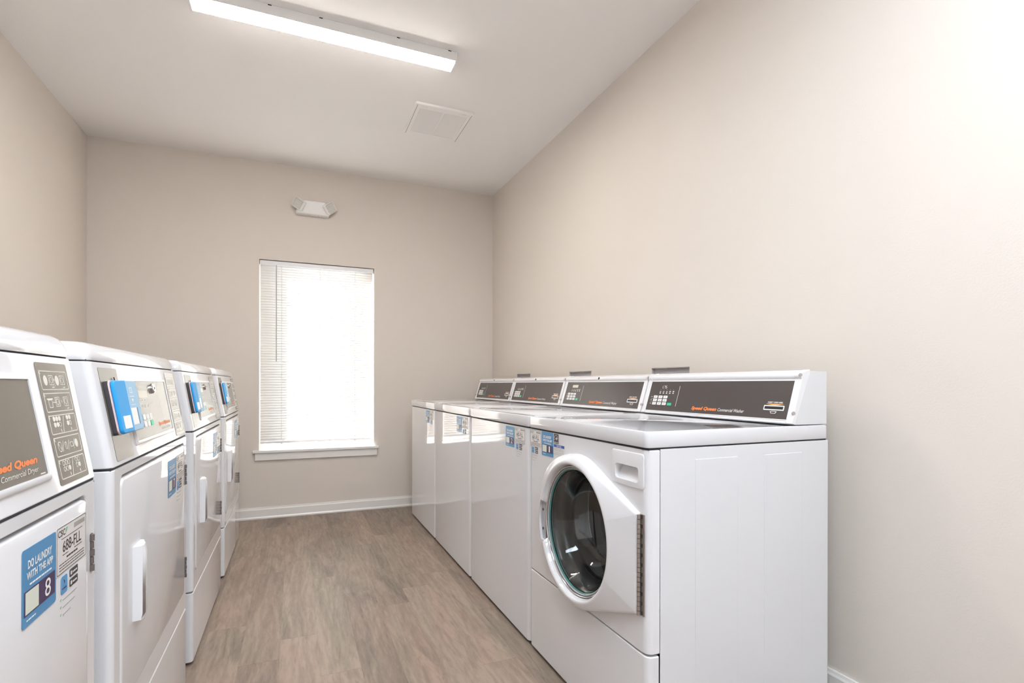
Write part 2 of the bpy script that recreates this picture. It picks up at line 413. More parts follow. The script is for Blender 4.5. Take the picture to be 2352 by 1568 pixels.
# ------------------------------------------------------------------ ceiling strip light, plus unseen panels added as fill
def strip_light(name, label, cx, cy, mat, L=1.095, W=0.092):
    t = thing(name, label, 'ceiling light', (cx, cy, CEIL))
    bm = nb()
    box(bm, -L / 2, L / 2, -W / 2, W / 2, -0.0430, 0.0)
    finish('housing', bm, 'fixture', t, bevel=0.0015)
    bm = nb()
    prof = [(-W / 2 + .0015, -.0430), (-W / 2 + .004, -.0465), (-W / 2 + .010, -.0490), (-W / 2 + .022, -.0505), (W / 2 - .022, -.0505), (W / 2 - .010, -.0490), (W / 2 - .004, -.0465), (W / 2 - .0015, -.0430)]
    extrude(bm, [(-L / 2 + .006, y, z) for y, z in prof], [(L / 2 - .006, y, z) for y, z in prof])
    finish('lens', bm, mat, t)
    for s in (-1, 1):
        bm = nb(); x = s * (L / 2)
        e = [(y * 1.03, z - .0015) for y, z in prof]; e = [(-W / 2 - .0015, 0)] + e + [(W / 2 + .0015, 0)]
        extrude(bm, [(x - .006, y, min(z, 0)) for y, z in e], [(x + .004, y, min(z, 0)) for y, z in e])
        finish('end_cap', bm, 'fixture', t, bevel=0.001)
    for x in (-0.255, -0.055, 0.275, 0.515):
        bm = nb(); box(bm, x - .007, x + .007, -W / 2 - .0006, -W / 2 + .001, -0.005, -0.0012)
        finish('mounting_slot', bm, 'black', t)
    return t
strip_light('ceiling_light', 'glowing white strip light on the ceiling near the window', 0.158, 2.431, M['lens_on_a'])
strip_light('ceiling_light', 'added wide fill panel on the ceiling above the camera, out of view', 0.40, 0.20, M['lens_fill'], 1.2, 0.60)
strip_light('ceiling_light', 'wide white panel light on the ceiling by the door at the room\'s near end', 0.158, -1.5, M['lens_fill'], 1.2, 0.60)

# ------------------------------------------------------------------ ceiling exhaust grille
gx0, gx1, gy0, gy1 = 0.622, 0.960, 2.880, 3.256
t = thing('ceiling_vent', 'off-white square louvred exhaust grille on the ceiling', 'vent', ((gx0 + gx1) / 2, (gy0 + gy1) / 2, CEIL))
bm = nb(); F = Face((0, 0, 0), (1, 0, 0), (0, -1, 0))
hx, hy = (gx1 - gx0) / 2, (gy1 - gy0) / 2
def ring(bm, ax, ay, bx, by, z0, z1, mi=0):
    A = rrect(-ax, ax, -ay, ay, .006, 3); B = rrect(-bx, bx, -by, by, .004, 3)
    L = lambda P, z: [(x, y, z) for x, y in P]
    bridge(bm, [L(B, z0), L(A, z0), L(A, z1), L(B, z1), L(B, z0)], mi=mi)
ring(bm, hx, hy, hx - .030, hy - .045, -0.014, 0)
box(bm, -.007, .007, -hy + .045, hy - .045, -.013, -.002)
finish('grille_frame', bm, 'ceiling', t, bevel=0.0015)
bm = nb(); box(bm, -hx + .03, hx - .03, -hy + .045, hy - .045, -0.001, 0)
finish('backing', bm, 'vent_dark', t)
bm = nb(); n_l = 28
for c in (0, 1):
    x0, x1 = ((-hx + .030, -.007), (.007, hx - .030))[c]
    for i in range(n_l):
        y = -hy + .050 + i * (2 * hy - .10) / (n_l - 1)
        extrude(bm, [(x0, y - .0028, -.0100), (x0, y - .0028, -.0108), (x0, y + .0028, -.0128), (x0, y + .0028, -.0120)], [(x1, y - .0028, -.0100), (x1, y - .0028, -.0108), (x1, y + .0028, -.0128), (x1, y + .0028, -.0120)])
finish('louvres', bm, 'ceiling', t)
for s in (-1, 1):
    bm = nb(); a, b = sorted((s * (hx - .010), s * (hx - .0117))); box(bm, a, b, -hy + .012, hy - .012, -.0146, -.0135)
    finish('hinge_seam', bm, 'vent_dark', t)
for s in (-1, 1):
    bm = nb(); box(bm, s * (hx - .055) - .014, s * (hx - .055) + .014, -hy + .014, -hy + .023, -.0165, -.0135)
    finish('spring_clip', bm, 'trim', t, bevel=0.001)

# ------------------------------------------------------------------ emergency light
ex, ez = 0.1265, 2.2270
t = thing('emergency_light', 'white twin-head emergency light high on the wall above the window', 'emergency light', (ex, YB, ez))
bm = nb()
prof = [(-0.118, -.048), (0.105, -.050), (0.113, -.030), (0.092, .045), (0.080, .056), (-0.062, .056), (-0.080, .050), (-0.122, -.030)]
ins = [(x * .90, z * .86) for x, z in prof]
bridge_l = [[(x, 0, z) for x, z in prof], [(x, -.034, z) for x, z in prof], [(x, -.046, z) for x, z in ins]]
rs = bridge(bm, bridge_l); bm.faces.new(rs[0]); bm.faces.new(rs[-1][::-1])
finish('housing', bm, 'fixture', t, bevel=0.004, seg=3)
bm = nb(); disc(bm, (.035, -.024, -.047), (0, 0, -1), .004, .004); disc(bm, (.052, -.024, -.047), (0, 0, -1), .0025, .003)
finish('test_button', bm, 'grey_plastic', t)
for cx, cz, roll, yaw in ((-0.098, 0.016, 32, -22), (0.108, 0.010, -38, 22)):
    R = Matrix.Translation((cx, -0.052, cz)) @ Matrix.Rotation(math.radians(yaw), 4, 'Z') @ Matrix.Rotation(math.radians(roll), 4, 'Y') @ Matrix.Rotation(math.radians(8), 4, 'X')
    bm = nb(); P = rrect(-.039, .039, -.037, .037, .009, 4)
    rs = bridge(bm, [[(x * .6, .030, z * .6) for x, z in P], [(x, .010, z) for x, z in P], [(x, -.016, z) for x, z in P], [(x * .92, -.021, z * .92) for x, z in P], [(x * .86, -.021, z * .86) for x, z in P], [(x * .84, -.014, z * .84) for x, z in P]])
    bm.faces.new(rs[0]); bm.faces.new(rs[-1][::-1])
    bmesh.ops.transform(bm, matrix=R, verts=bm.verts); h = finish('lamp_head', bm, 'fixture', t)
    bm = nb()
    nx = 8
    for i in range(nx):
        for j in range(nx):
            x = -.032 + i * .064 / nx; z = -.030 + j * .060 / nx; w = .064 / nx; hh = .060 / nx
            b4 = [bm.verts.new(q) for q in ((x, -.016, z), (x + w, -.016, z), (x + w, -.016, z + hh), (x, -.016, z + hh))]
            c = bm.verts.new((x + w / 2, -.0205, z + hh / 2))
            for k in range(4): bm.faces.new((b4[k], b4[(k + 1) % 4], c))
    bmesh.ops.transform(bm, matrix=R, verts=bm.verts)
    finish('lamp_lens', bm, 'lens_clear', h, smooth=False)
    bm = nb(); tube(bm, [(cx, -.030, cz - .004), (cx, -.045, cz)], .012, 12); finish('swivel', bm, 'fixture', t)

# ------------------------------------------------------------------ outlet boxes behind the washers
for i, ((a, b), lab) in enumerate(zip(OUTLETS, ('recessed grey washer outlet box in the wall behind the nearest washer',
                                  'recessed grey washer outlet box with a ragged drywall edge behind the second washer',
                                  'recessed grey washer outlet box in the wall behind the third washer from the camera'))):
    t = thing('washer_outlet_box', lab, 'outlet box', (XR, (a + b) / 2, 0.862), 0, 'outlet boxes in the wall behind the washers')
    bm = nb(); w = (b - a) / 2 - .0015; H = 0.165
    for q in ((.012, .030, -w, w, 0, H), (.002, .030, -w, -w + .002, 0, H), (.002, .030, w - .002, w, 0, H), (.002, .030, -w, w, 0, .002), (.002, .030, -w, w, H - .002, H)):
        box(bm, *q)
    finish('box_shell', bm, 'box_grey', t)
    for s in (-.5, .5):
        bm = nb(); tube(bm, [(.006, s * w, .01), (.006, s * w, .06), (.000, s * w, .07)], .005, 10)
        finish('valve', bm, 'chrome', t)
    bm = nb(); loops = []
    n = 24
    for k in range(n + 1):
        y = -w + k * 2 * w / n; j = random.uniform(.0008, .004 if i == 1 else .0022)
        loops.append([(-.0012, y, H - j), (-.0012, y, H + .0012), (.003, y, H + .0012), (.003, y, H - j)])
    bridge(bm, loops); finish('ragged_edge', bm, 'drywall_edge', t)

# ------------------------------------------------------------------ printed labels shared by the machines
def lines(F, bm, u0, u1, v, h, mi, t=0.0012, wig=True):
    """illegible small print: broken short dashes"""
    u = u0
    while u < u1 - .001:
        w = random.uniform(.003, .009); F.rect(bm, u, min(u + w, u1), v, v + t, h, h + .0002, mi); u += w + .0014
def app_label(F, root, u0, v1, num, w=0.090, H=0.080):
    bm = nb(); F.rect(bm, u0, u0 + w, v1 - H, v1, 0.0003, 0.0009, 0, r=.004)
    o = finish('app_label', bm, 'label_blue', root); o['label'] = 'blue sticker with the machine number ' + num
    s = w / .090; k = H / .080
    bm = nb()
    F.text(bm, 'DO LAUNDRY', u0 + .013 * s, u0 + .077 * s, v1 - .0215 * k, v1 - .0125 * k, .0012, 0, .03)
    F.text(bm, 'WITH THE APP', u0 + .010 * s, u0 + .080 * s, v1 - .0325 * k, v1 - .0245 * k, .0012, 0, .03)
    lines(F, bm, u0 + .018 * s, u0 + .076 * s, v1 - .039 * k, .001, 0, .002)
    lines(F, bm, u0 + .010 * s, u0 + .034 * s, v1 - .0745 * k, .001, 0, .0015)
    finish('lettering', bm, 'white_ink', o)
    bm = nb(); F.rect(bm, u0 + .004 * s, u0 + w - .004 * s, v1 - .0685 * k, v1 - .043 * k, .0009, .0012, 0)
    finish('number_field', bm, 'navy', o)
    bm = nb(); F.rect(bm, u0 + .007 * s, u0 + .040 * s, v1 - .067 * k, v1 - .0445 * k, .0012, .0014, 0)
    finish('cream_patch', bm, 'qr_white', o)
    bm = nb(); F.text(bm, num, u0 + .057 * s, u0 + .057 * s + (.0085 if num == '1' else .016 * s), v1 - .0655 * k, v1 - .046 * k, .0015, 0, .0)
    finish('number', bm, 'white_ink', o)
def id_label(F, root, u0, v1, code, w=0.096, H=0.0585):
    bm = nb(); F.rect(bm, u0, u0 + w, v1 - H, v1, 0.0003, 0.0008, 0, r=.002)
    o = finish('machine_id_label', bm, 'label_white', root); s = w / .096; k = H / .0585
    bm = nb()
    F.frame(bm, u0 + .001, u0 + w - .001, v1 - H + .001, v1 - .001, .0009, .0008, .0010, r=.003)
    F.text(bm, 'CSC', u0 + .004 * s, u0 + .026 * s, v1 - .0125 * k, v1 - .0045 * k, .001, 0, .015)
    F.text(bm, code, u0 + .018 * s, u0 + .078 * s, v1 - .0335 * k, v1 - .0195 * k, .001, 0, .012)
    F.rect(bm, u0 + .014 * s, u0 + .082 * s, v1 - .0165 * k, v1 - .0158 * k, .0008, .0010)
    lines(F, bm, u0 + .018 * s, u0 + .035 * s, v1 - .037 * k, .0008, 0, .0012); lines(F, bm, u0 + .055 * s, u0 + .080 * s, v1 - .037 * k, .0008, 0, .0012)
    lines(F, bm, u0 + .030 * s, u0 + .066 * s, v1 - .0425 * k, .0008, 0, .0026)
    for q in (.047, .0505, .054): lines(F, bm, u0 + .008 * s, u0 + .088 * s, v1 - q * k, .0008, 0, .0013)
    finish('lettering', bm, 'ink', o)
    bm = nb(); F.rect(bm, u0 + .054 * s, u0 + .090 * s, v1 - .011 * k, v1 - .005 * k, .0008, .0010); finish('grey_bar', bm, 'silver_patch', o)
    bm = nb(); F.poly(bm, [(u0 + .029 * s, v1 - .0045 * k), (u0 + .027 * s, v1 - .009 * k), (u0 + .0285 * s, v1 - .0105 * k), (u0 + .033 * s, v1 - .0045 * k)], .0008, .0011)
    finish('green_mark', bm, 'label_green', o)
    # the clear sticker below: app icon, two store badges, three ticked lines
    b0 = v1 - H
    bm = nb(); F.rect(bm, u0 + .014 * s, u0 + .033 * s, b0 - .026 * k, b0 - .004 * k, .0003, .0008, 0, r=.004)
    a = finish('app_icon', bm, 'app_blue', root)
    bm = nb(); F.poly(bm, [(u0 + .0255 * s, b0 - .011 * k), (u0 + .021 * s, b0 - .008 * k), (u0 + .0235 * s, b0 - .014 * k)], .0008, .001); lines(F, bm, u0 + .017 * s, u0 + .030 * s, b0 - .020 * k, .0008, 0, .002)
    finish('icon_mark', bm, 'navy', a)
    for q in (.003, .0155):
        bm = nb(); F.rect(bm, u0 + .041 * s, u0 + .067 * s, b0 - (q + .0095) * k, b0 - q * k, .0003, .0008, 0, r=.0015)
        a = finish('store_badge', bm, 'ink', root)
        bm = nb(); F.rect(bm, u0 + .043 * s, u0 + .0475 * s, b0 - (q + .007) * k, b0 - (q + .0025) * k, .0008, .001); lines(F, bm, u0 + .050 * s, u0 + .064 * s, b0 - (q + .0062) * k, .0008, 0, .0026)
        finish('badge_print', bm, 'label_white', a)
    bm = nb()
    for j, q in enumerate((.034, .043, .052)):
        lines(F, bm, u0 + .020 * s, u0 + (.064, .058, .044)[j] * s, b0 - q * k, .0003, 0, .0011)
    a = finish('instruction_lines', bm, 'grey_ink', root)
    bm = nb()
    for q in (.034, .043, .052): F.line(bm, (u0 + .012 * s, b0 - (q - .002) * k), (u0 + .015 * s, b0 - (q - .0035) * k), .0012, .0003, .0006)
    finish('tick_marks', bm, 'label_green', a)

# ------------------------------------------------------------------ machine panels
def shell_profile(w, r, d, n=6):
    """plan outline of a front panel: x across, y into the machine"""
    h = w / 2; P = [(-h, d), (-h, r)]
    P += [(-h + r - r * math.cos(a), r - r * math.sin(a)) for a in [k * PI / 2 / n for k in range(1, n + 1)]]
    Q = [(-x, y) for x, y in P[::-1]]
    return P + Q
def shell(bm, w, z0, z1, r, d):
    P = shell_profile(w, r, d)
    extrude(bm, [(x, y, z0) for x, y in P], [(x, y, z1) for x, y in P])
def shell_hole(bm, w, z0, z1, r, d, hole, cx, cz):
    """front panel with an opening; hole = outline points (x, z) going round, star-shaped about (cx, cz)"""
    P = shell_profile(w, r, d); h = w / 2 - r
    n = len(P)
    lo = [bm.verts.new((x, y, z0)) for x, y in P]; hi = [bm.verts.new((x, y, z1)) for x, y in P]
    for i in range(n):
        j = (i + 1) % n
        if i == n // 2 - 1 or i == n - 1: continue          # flat front and open back
        bm.faces.new((lo[i], lo[j], hi[j], hi[i]))
    bm.faces.new(lo[::-1]); bm.faces.new(hi)
    def onrect(a):
        c, s = math.cos(a), math.sin(a); t = 1e9
        if c > 1e-9: t = min(t, (h - cx) / c)
        if c < -1e-9: t = min(t, (-h - cx) / c)
        if s > 1e-9: t = min(t, (z1 - cz) / s)
        if s < -1e-9: t = min(t, (z0 - cz) / s)
        return (cx + c * t, cz + s * t)
    cor = sorted(math.atan2(z - cz, x - cx) % (2 * PI) for x in (-h, h) for z in (z0, z1))
    ang = [math.atan2(z - cz, x - cx) % (2 * PI) for x, z in hole]
    k0 = ang.index(min(ang)); hole = hole[k0:] + hole[:k0]; ang = ang[k0:] + ang[:k0]
    hv = [bm.verts.new((x, 0, z)) for x, z in hole]; bv = [bm.verts.new((x, d, z)) for x, z in hole]
    ov = [bm.verts.new((p[0], 0, p[1])) for p in (onrect(a) for a in ang)]
    cv = {a: bm.verts.new((onrect(a)[0], 0, onrect(a)[1])) for a in cor}
    m = len(hole)
    for i in range(m):
        j = (i + 1) % m
        a, b = ang[i], ang[j] + (2 * PI if j == 0 else 0)
        mid = [cv[c] for c in cor if a + 1e-7 < c < b - 1e-7] + [cv[c] for c in cor if a + 1e-7 < c + 2 * PI < b - 1e-7]
        bm.faces.new([hv[i], ov[i]] + mid + [ov[j], hv[j]])
        bm.faces.new((hv[i], hv[j], bv[j], bv[i]))

def cut(o, outline):
    """punch a pocket opening through a front panel"""
    bm = nb(); extrude(bm, [(x, -.05, z) for x, z in outline], [(x, .05, z) for x, z in outline])
    bmesh.ops.recalc_face_normals(bm, faces=bm.faces)
    me = bpy.data.meshes.new('c'); bm.to_mesh(me); bm.free(); c = bpy.data.objects.new('c', me); COL.objects.link(c)
    c.parent = o.parent
    m = o.modifiers.new('cut', 'BOOLEAN'); m.operation = 'DIFFERENCE'; m.object = c; m.solver = 'EXACT'
    bpy.context.view_layer.update()
    new = bpy.data.meshes.new_from_object(o.evaluated_get(bpy.context.evaluated_depsgraph_get()))
    o.modifiers.clear(); old = o.data; o.data = new; new.name = 'front_panel'
    bpy.data.meshes.remove(old); bpy.data.objects.remove(c); bpy.data.meshes.remove(me)

WH = 0.69      # washer width
DX = 0.634     # washer depth
def washer(k, label, front_loader=False, x_off=0.0):
    yc = 1.0414 + 0.695 * k + 0.3475
    t = thing('washing_machine', label, 'washing machine', (0.7935 + x_off, yc, 0.0), -PI / 2, 'washing machines along the right wall')
    h = WH / 2
    bm = nb(); box(bm, -h, h, 0.036, DX - .002, 0.012, 0.7940)
    if front_loader:
        bm.faces.ensure_lookup_table()
        bmesh.ops.delete(bm, geom=[f for f in bm.faces if all(abs(v.co.y - .036) < 1e-6 for v in f.verts)], context='FACES_ONLY')
    for s in (-1, 1):
        for a, b in ((.145, .287), (.382, .525)):
            lo, hi = sorted((s * (h - .001), s * (h + .0012)))
            box(bm, lo, hi, a, b, 0.060, 0.764)
    finish('body', bm, 'sheet', t, bevel=0.0012)
    for x in (-h + .04, h - .04):
        for y in (.05, DX - .05):
            bm = nb(); tube(bm, [(x, y, 0.0), (x, y, .014)], .016, 12); finish('levelling_foot', bm, 'black', t)
    bm = nb(); box(bm, -h + .004, h - .004, .004, DX - .006, 0.7930, 0.7990)
    finish('seam_gasket', bm, 'seam', t)
    F = Face((0, 0, 0), (1, 0, 0), (0, 0, 1))          # the front: N = -y
    if front_loader:
        hc = (0.0160, 0.5166)
        bm = nb(); hole = [(hc[0] + .190 * math.cos(a), hc[1] + .190 * math.sin(a)) for a in [q * 2 * PI / 96 for q in range(96)]]
        shell_hole(bm, WH, 0.2925, 0.7925, .019, .0345, hole, *hc)
        fp = finish('front_panel', bm, 'enamel', t)
        cut(fp, rrect(.2080, .3080, .7080, .7455, .009, 6))
        bv = fp.modifiers.new('bevel', 'BEVEL'); bv.width = .0025; bv.segments = 2; bv.limit_method = 'ANGLE'; bv.angle_limit = math.radians(50); bv.harden_normals = True
        bm = nb(); shell(bm, WH, 0.012, 0.2870, .019, .0345)
        finish('lower_panel', bm, 'enamel', t, bevel=0.0035, seg=3)
        front_door(t, hc)
        dispenser(t)
    else:
        bm = nb(); shell(bm, WH, 0.012, 0.7925, .019, .0345)
        finish('front_panel', bm, 'enamel', t, bevel=0.0025)
    # worktop with a raised rolled rim
    bm = nb()
    def L(e, z, r): return [(x, y, z) for x, y in rrect(-h - .001 + e, h + .001 - e, -.004 + e, DX - e, r, 5)]
    rs = bridge(bm, [L(.001, .7985, .014), L(0, .801, .015), L(0, .8330, .015), L(.0015, .8368, .014), L(.005, .8385, .012), L(.011, .8380, .009), L(.014, .8362, .008)])
    bm.faces.new(rs[0][::-1]); bm.faces.new(rs[-1])
    finish('worktop', bm, 'top', t)
    if not front_loader:
        bm = nb()
        def L2(e, z): return [(x, y, z) for x, y in rrect(-h + .030 + e, h - .030 - e, .028 + e, .440 - e, .02, 5)]
        rs = bridge(bm, [L2(0, .8366), L2(0, .8392), L2(.002, .8402)]); bm.faces.new(rs[-1])
        finish('lid', bm, 'top', t)
    # console
    d0, z0, d1, z1 = .4895, .8440, .5292, .9709
    nrm = Vector((0, -(z1 - z0), (d1 - d0))).normalized()
    hw = .3440
    bm = nb()
    P = [(.500, .8405), (.5385, .970), (.545, .985), (.560, .9925), (.6290, .9915), (.6290, .8405)]
    extrude(bm, [(-hw + .001, y, z) for y, z in P], [(hw - .001, y, z) for y, z in P]); finish('console_body', bm, 'sheet', t, bevel=0.001)
    C = Face((0, d0, z0), (1, 0, 0), (0, d1 - d0, z1 - z0))
    def prof(g):
        o = [C.p(0, 0, -.012), C.p(0, 0, g), C.p(0, .128, g), C.p(0, .132, g), C.p(0, .1345, .0045 + g), C.p(0, .139, .0075 + g), C.p(0, .145, .0075 + g), C.p(0, .1505, .004 + g), C.p(0, .1535 + g * .6, -.003)]
        o += [Vector((0, .5600, .9960 + g * .6)), Vector((0, .5600, .985))]
        return [(p.y, p.z) for p in o]
    bm = nb(); P = prof(0.0)
    extrude(bm, [(-hw + .022, y, z) for y, z in P], [(hw - .022, y, z) for y, z in P])
    for s in (-1, 1):
        Q = prof(.0022)
        a, b = sorted((s * (hw - .022), s * (hw)))
        extrude(bm, [(a, y, z) for y, z in Q], [(b, y, z) for y, z in Q])
    fa = finish('console_fascia', bm, 'plastic', t, bevel=0.0015)
    for s in (-1, 1):
        for v in (.030, .141):
            bm = nb(); disc(bm, C.p(s * (hw - .003), v, .0020 + (.0065 if v > .1 else 0)), C.N * .5 + Vector((s * .85, 0, 0)), .0050, .0030, 12)
            finish('screw', bm, 'steel', fa)
    # dark printed panel
    bm = nb(); C.rect(bm, -.3205, .3245, .0105, .1265, 0.0, .0010, 0)
    pn = finish('control_panel', bm, 'panel', t)
    bm = nb(); C.frame(bm, -.3225, .3265, .0085, .1285, .0020, 0, .0014, r=.001); finish('panel_border', bm, 'white_ink', fa)
    e = .0010
    for c in range(3):
        for r_ in range(3):
            bm = nb(); C.rect(bm, -.2875 + c * .0288, -.2655 + c * .0288, .0600 - r_ * .0134, .0697 - r_ * .0134, e, e + .0010, 0, r=.001)
            finish('key', bm, 'key', pn)
    bm = nb()
    for c in range(3):
        for r_ in range(3): C.rect(bm, -.2825 + c * .0288, -.2705 + c * .0288, .0640 - r_ * .0134, .0660 - r_ * .0134, e + .001, e + .0012, 0)
    finish('key_print', bm, 'grey_ink', pn)
    bm = nb(); C.rect(bm, -.1995, -.1770, .0328, .0424, e, e + .001, 0, r=.001); finish('start_key', bm, 'green_key', pn)
    bm = nb()
    for r_ in range(3): C.rect(bm, -.3030, -.2970, .0637 - r_ * .0134, .0657 - r_ * .0134, e, e + .0003)
    for r_ in range(2): C.rect(bm, -.3030, -.2085, .0574 - r_ * .0134, .0578 - r_ * .0134, e, e + .0003)
    for j in range(5):
        u = -.2600 + j * .0185
        C.rect(bm, u + .0028, u + .0046, .0925, .0935, e, e + .0003)
        C.rect(bm, u, u + .0085, .0850, .0868 + (.0015 if j > 2 else 0), e, e + .0003); C.rect(bm, u + .0005, u + .008, .0785, .0818, e, e + .0003, r=.001)
    C.line(bm, (-.1520, .0305), (-.1520, .1085), .0011, e, e + .0003)
    finish('icon_print', bm, 'white_ink', pn)
    if k == 0:
        bm = nb()
        def seg(u, v, on):
            S = {'a': ((0, 2), (1, 2)), 'b': ((1, 2), (1, 1)), 'c': ((1, 1), (1, 0)), 'd': ((0, 0), (1, 0)), 'e': ((0, 0), (0, 1)), 'f': ((0, 1), (0, 2)), 'g': ((0, 1), (1, 1))}
            for q in on:
                (a0, b0), (a1, b1) = S[q]; w_, h_ = .0058, .0052; g = .10
                a = (u + a0 * w_ + (a1 - a0) * g * w_, v + b0 * h_ + (b1 - b0) * g * h_); b = (u + a1 * w_ - (a1 - a0) * g * w_, v + b1 * h_ - (b1 - b0) * g * h_)
                C.line(bm, a, b, .0013, e, e + .0004)
        seg(-.2535, .0990, 'bc'); C.rect(bm, -.2455, -.2440, .0985, .1000, e, e + .0004); seg(-.2410, .0990, 'abc'); seg(-.2305, .0990, 'afgcd')
        o = finish('price_display', bm, 'white_ink', pn); o['label'] = 'display reading 1.75'
    if k == 1:
        bm = nb(); C.rect(bm, -.2600, -.2050, .0975, .1115, e, e + .0003); o = finish('pale_display', bm, 'lcd', pn)  # bright reflection over this display, put in as a pale plate
    bm = nb(); C.text(bm, 'Speed Queen', -.0660, .0515, .0195, .0350, e + .0005, 0, .045, .25); finish('brand_lettering', bm, 'orange', pn)
    bm = nb(); C.text(bm, 'Commercial Washer', .0575, .1670, .0225, .0330, e + .0005, 0, .0, .25)
    finish('model_lettering', bm, 'white_ink', pn)
    bm = nb(); C.text(bm, 'INSERT CARD HERE', .2475, .2995, .0577, .0621, e + .0005, 0, .02, .2)
    finish('insert_lettering', bm, 'white_ink', pn)
    bm = nb(); C.frame(bm, .2370, .3075, .0360, .0508, .0030, e, e + .0009, r=.002)
    finish('slot_frame', bm, 'white_ink', pn)
    bm = nb(); C.frame(bm, .2645, .2815, .0265, .0335, .0011, e, e + .0004, r=.0008); C.line(bm, (.2615, .0330), (.2640, .0300), .0011, e, e + .0004); C.line(bm, (.2845, .0330), (.2822, .0300), .0011, e, e + .0004)
    finish('card_symbol', bm, 'white_ink', pn)
    bm = nb(); n = 10; A = [(.2420 + .0625 * q / n, .0558) for q in range(n + 1)]; B = [(.2420 + .0625 * q / n, .0558 - .0042 * math.sin(PI * q / n)) for q in range(n + 1)]
    C.poly(bm, A + B[::-1][1:-1], e, e + .0004); finish('amber_arc', bm, 'amber', pn)
    bm = nb(); C.rect(bm, .2400, .3045, .0388, .0480, e, e + .0006); finish('card_slot', bm, 'black', pn)
    if k:
        bm = nb(); disc(bm, C.p(-.02, .1420, .0072), C.N, .0088, .0008, 20); o = finish('lock_ring', bm, 'white_ink', fa)
        bm = nb(); disc(bm, C.p(-.02, .1420, .0078), C.N, .0068, .0010, 20); finish('lock_hole', bm, 'black', fa)
    # top warning label
    bm = nb(); T = Face((0, 0, .8364 if front_loader else .8364), (1, 0, 0), (0, 1, 0))
    if front_loader: q = [(.2915, .305), (.199, .302), (.2300, .385), (.3200, .278)]; q = [(.1990, .3040), (.2730, .2755), (.2930, .3620), (.2200, .3820)]
    else: q = [(.155, .432), (.215, .432), (.215, .458), (.155, .458)]
    zt = .0004
    T.poly(bm, q, zt * .2, zt, 0)
    o = finish('worktop_label', bm, 'brown', t)
    # door-side stickers
    if front_loader:
        id_label(F, t, -.3400, .7905, '681-FLL', .0900, .0575); app_label(F, t, -.2450, .7915, '1', .0870, .0815)
        bm = nb(); F.rect(bm, -.1525, -.1215, .7590, .7905, .0003, .0008); s = finish('energy_label', bm, 'ink', t)
        bm = nb()
        pts = []
        for q in range(11):
            a = PI * .08 + q * PI * .84 / 10; pts.append((-.137 + .0125 * math.cos(a), .7715 + .0155 * math.sin(a)))
        for a, b in zip(pts, pts[1:]): F.line(bm, a, b, .0011, .0008, .0010)
        star = [(-.1335 + (.0068 if q % 2 == 0 else .0028) * math.sin(q * PI / 5), .7755 + (.0068 if q % 2 == 0 else .0028) * math.cos(q * PI / 5)) for q in range(10)]
        F.poly(bm, star, .0008, .0010); F.line(bm, (-.149, .7705), (-.139, .7765), .0012, .0008, .0010)
        F.text(bm, 'ENERGY STAR', -.1505, -.1235, .7605, .7650, .0010, 0, .02)
        finish('energy_print', bm, 'label_white', s)
        bm = nb(); F.rect(bm, -.1540, -.0800, .7270, .7575, .0003, .0007); s = finish('notice_label', bm, 'label_white', t)
        bm = nb(); F.rect(bm, -.1530, -.0810, .7475, .7565, .0007, .0009); finish('notice_band', bm, 'notice_blue', s)
        bm = nb(); F.text(bm, 'NOTICE', -.1330, -.1010, .7490, .7552, .0012, 0, .02); finish('notice_word', bm, 'label_white', s)
        bm = nb()
        for q in (.7435, .7395, .7355, .7305): lines(F, bm, -.151, -.084, q, .0007, 0, .0012)
        finish('notice_print', bm, 'grey_ink', s)
    else:
        app_label(F, t, .1160, .7865, str(k + 1), .0880, .0800); id_label(F, t, .2090, .7885, '68%d-FLL' % (k + 1), .0990, .0590)
    return t

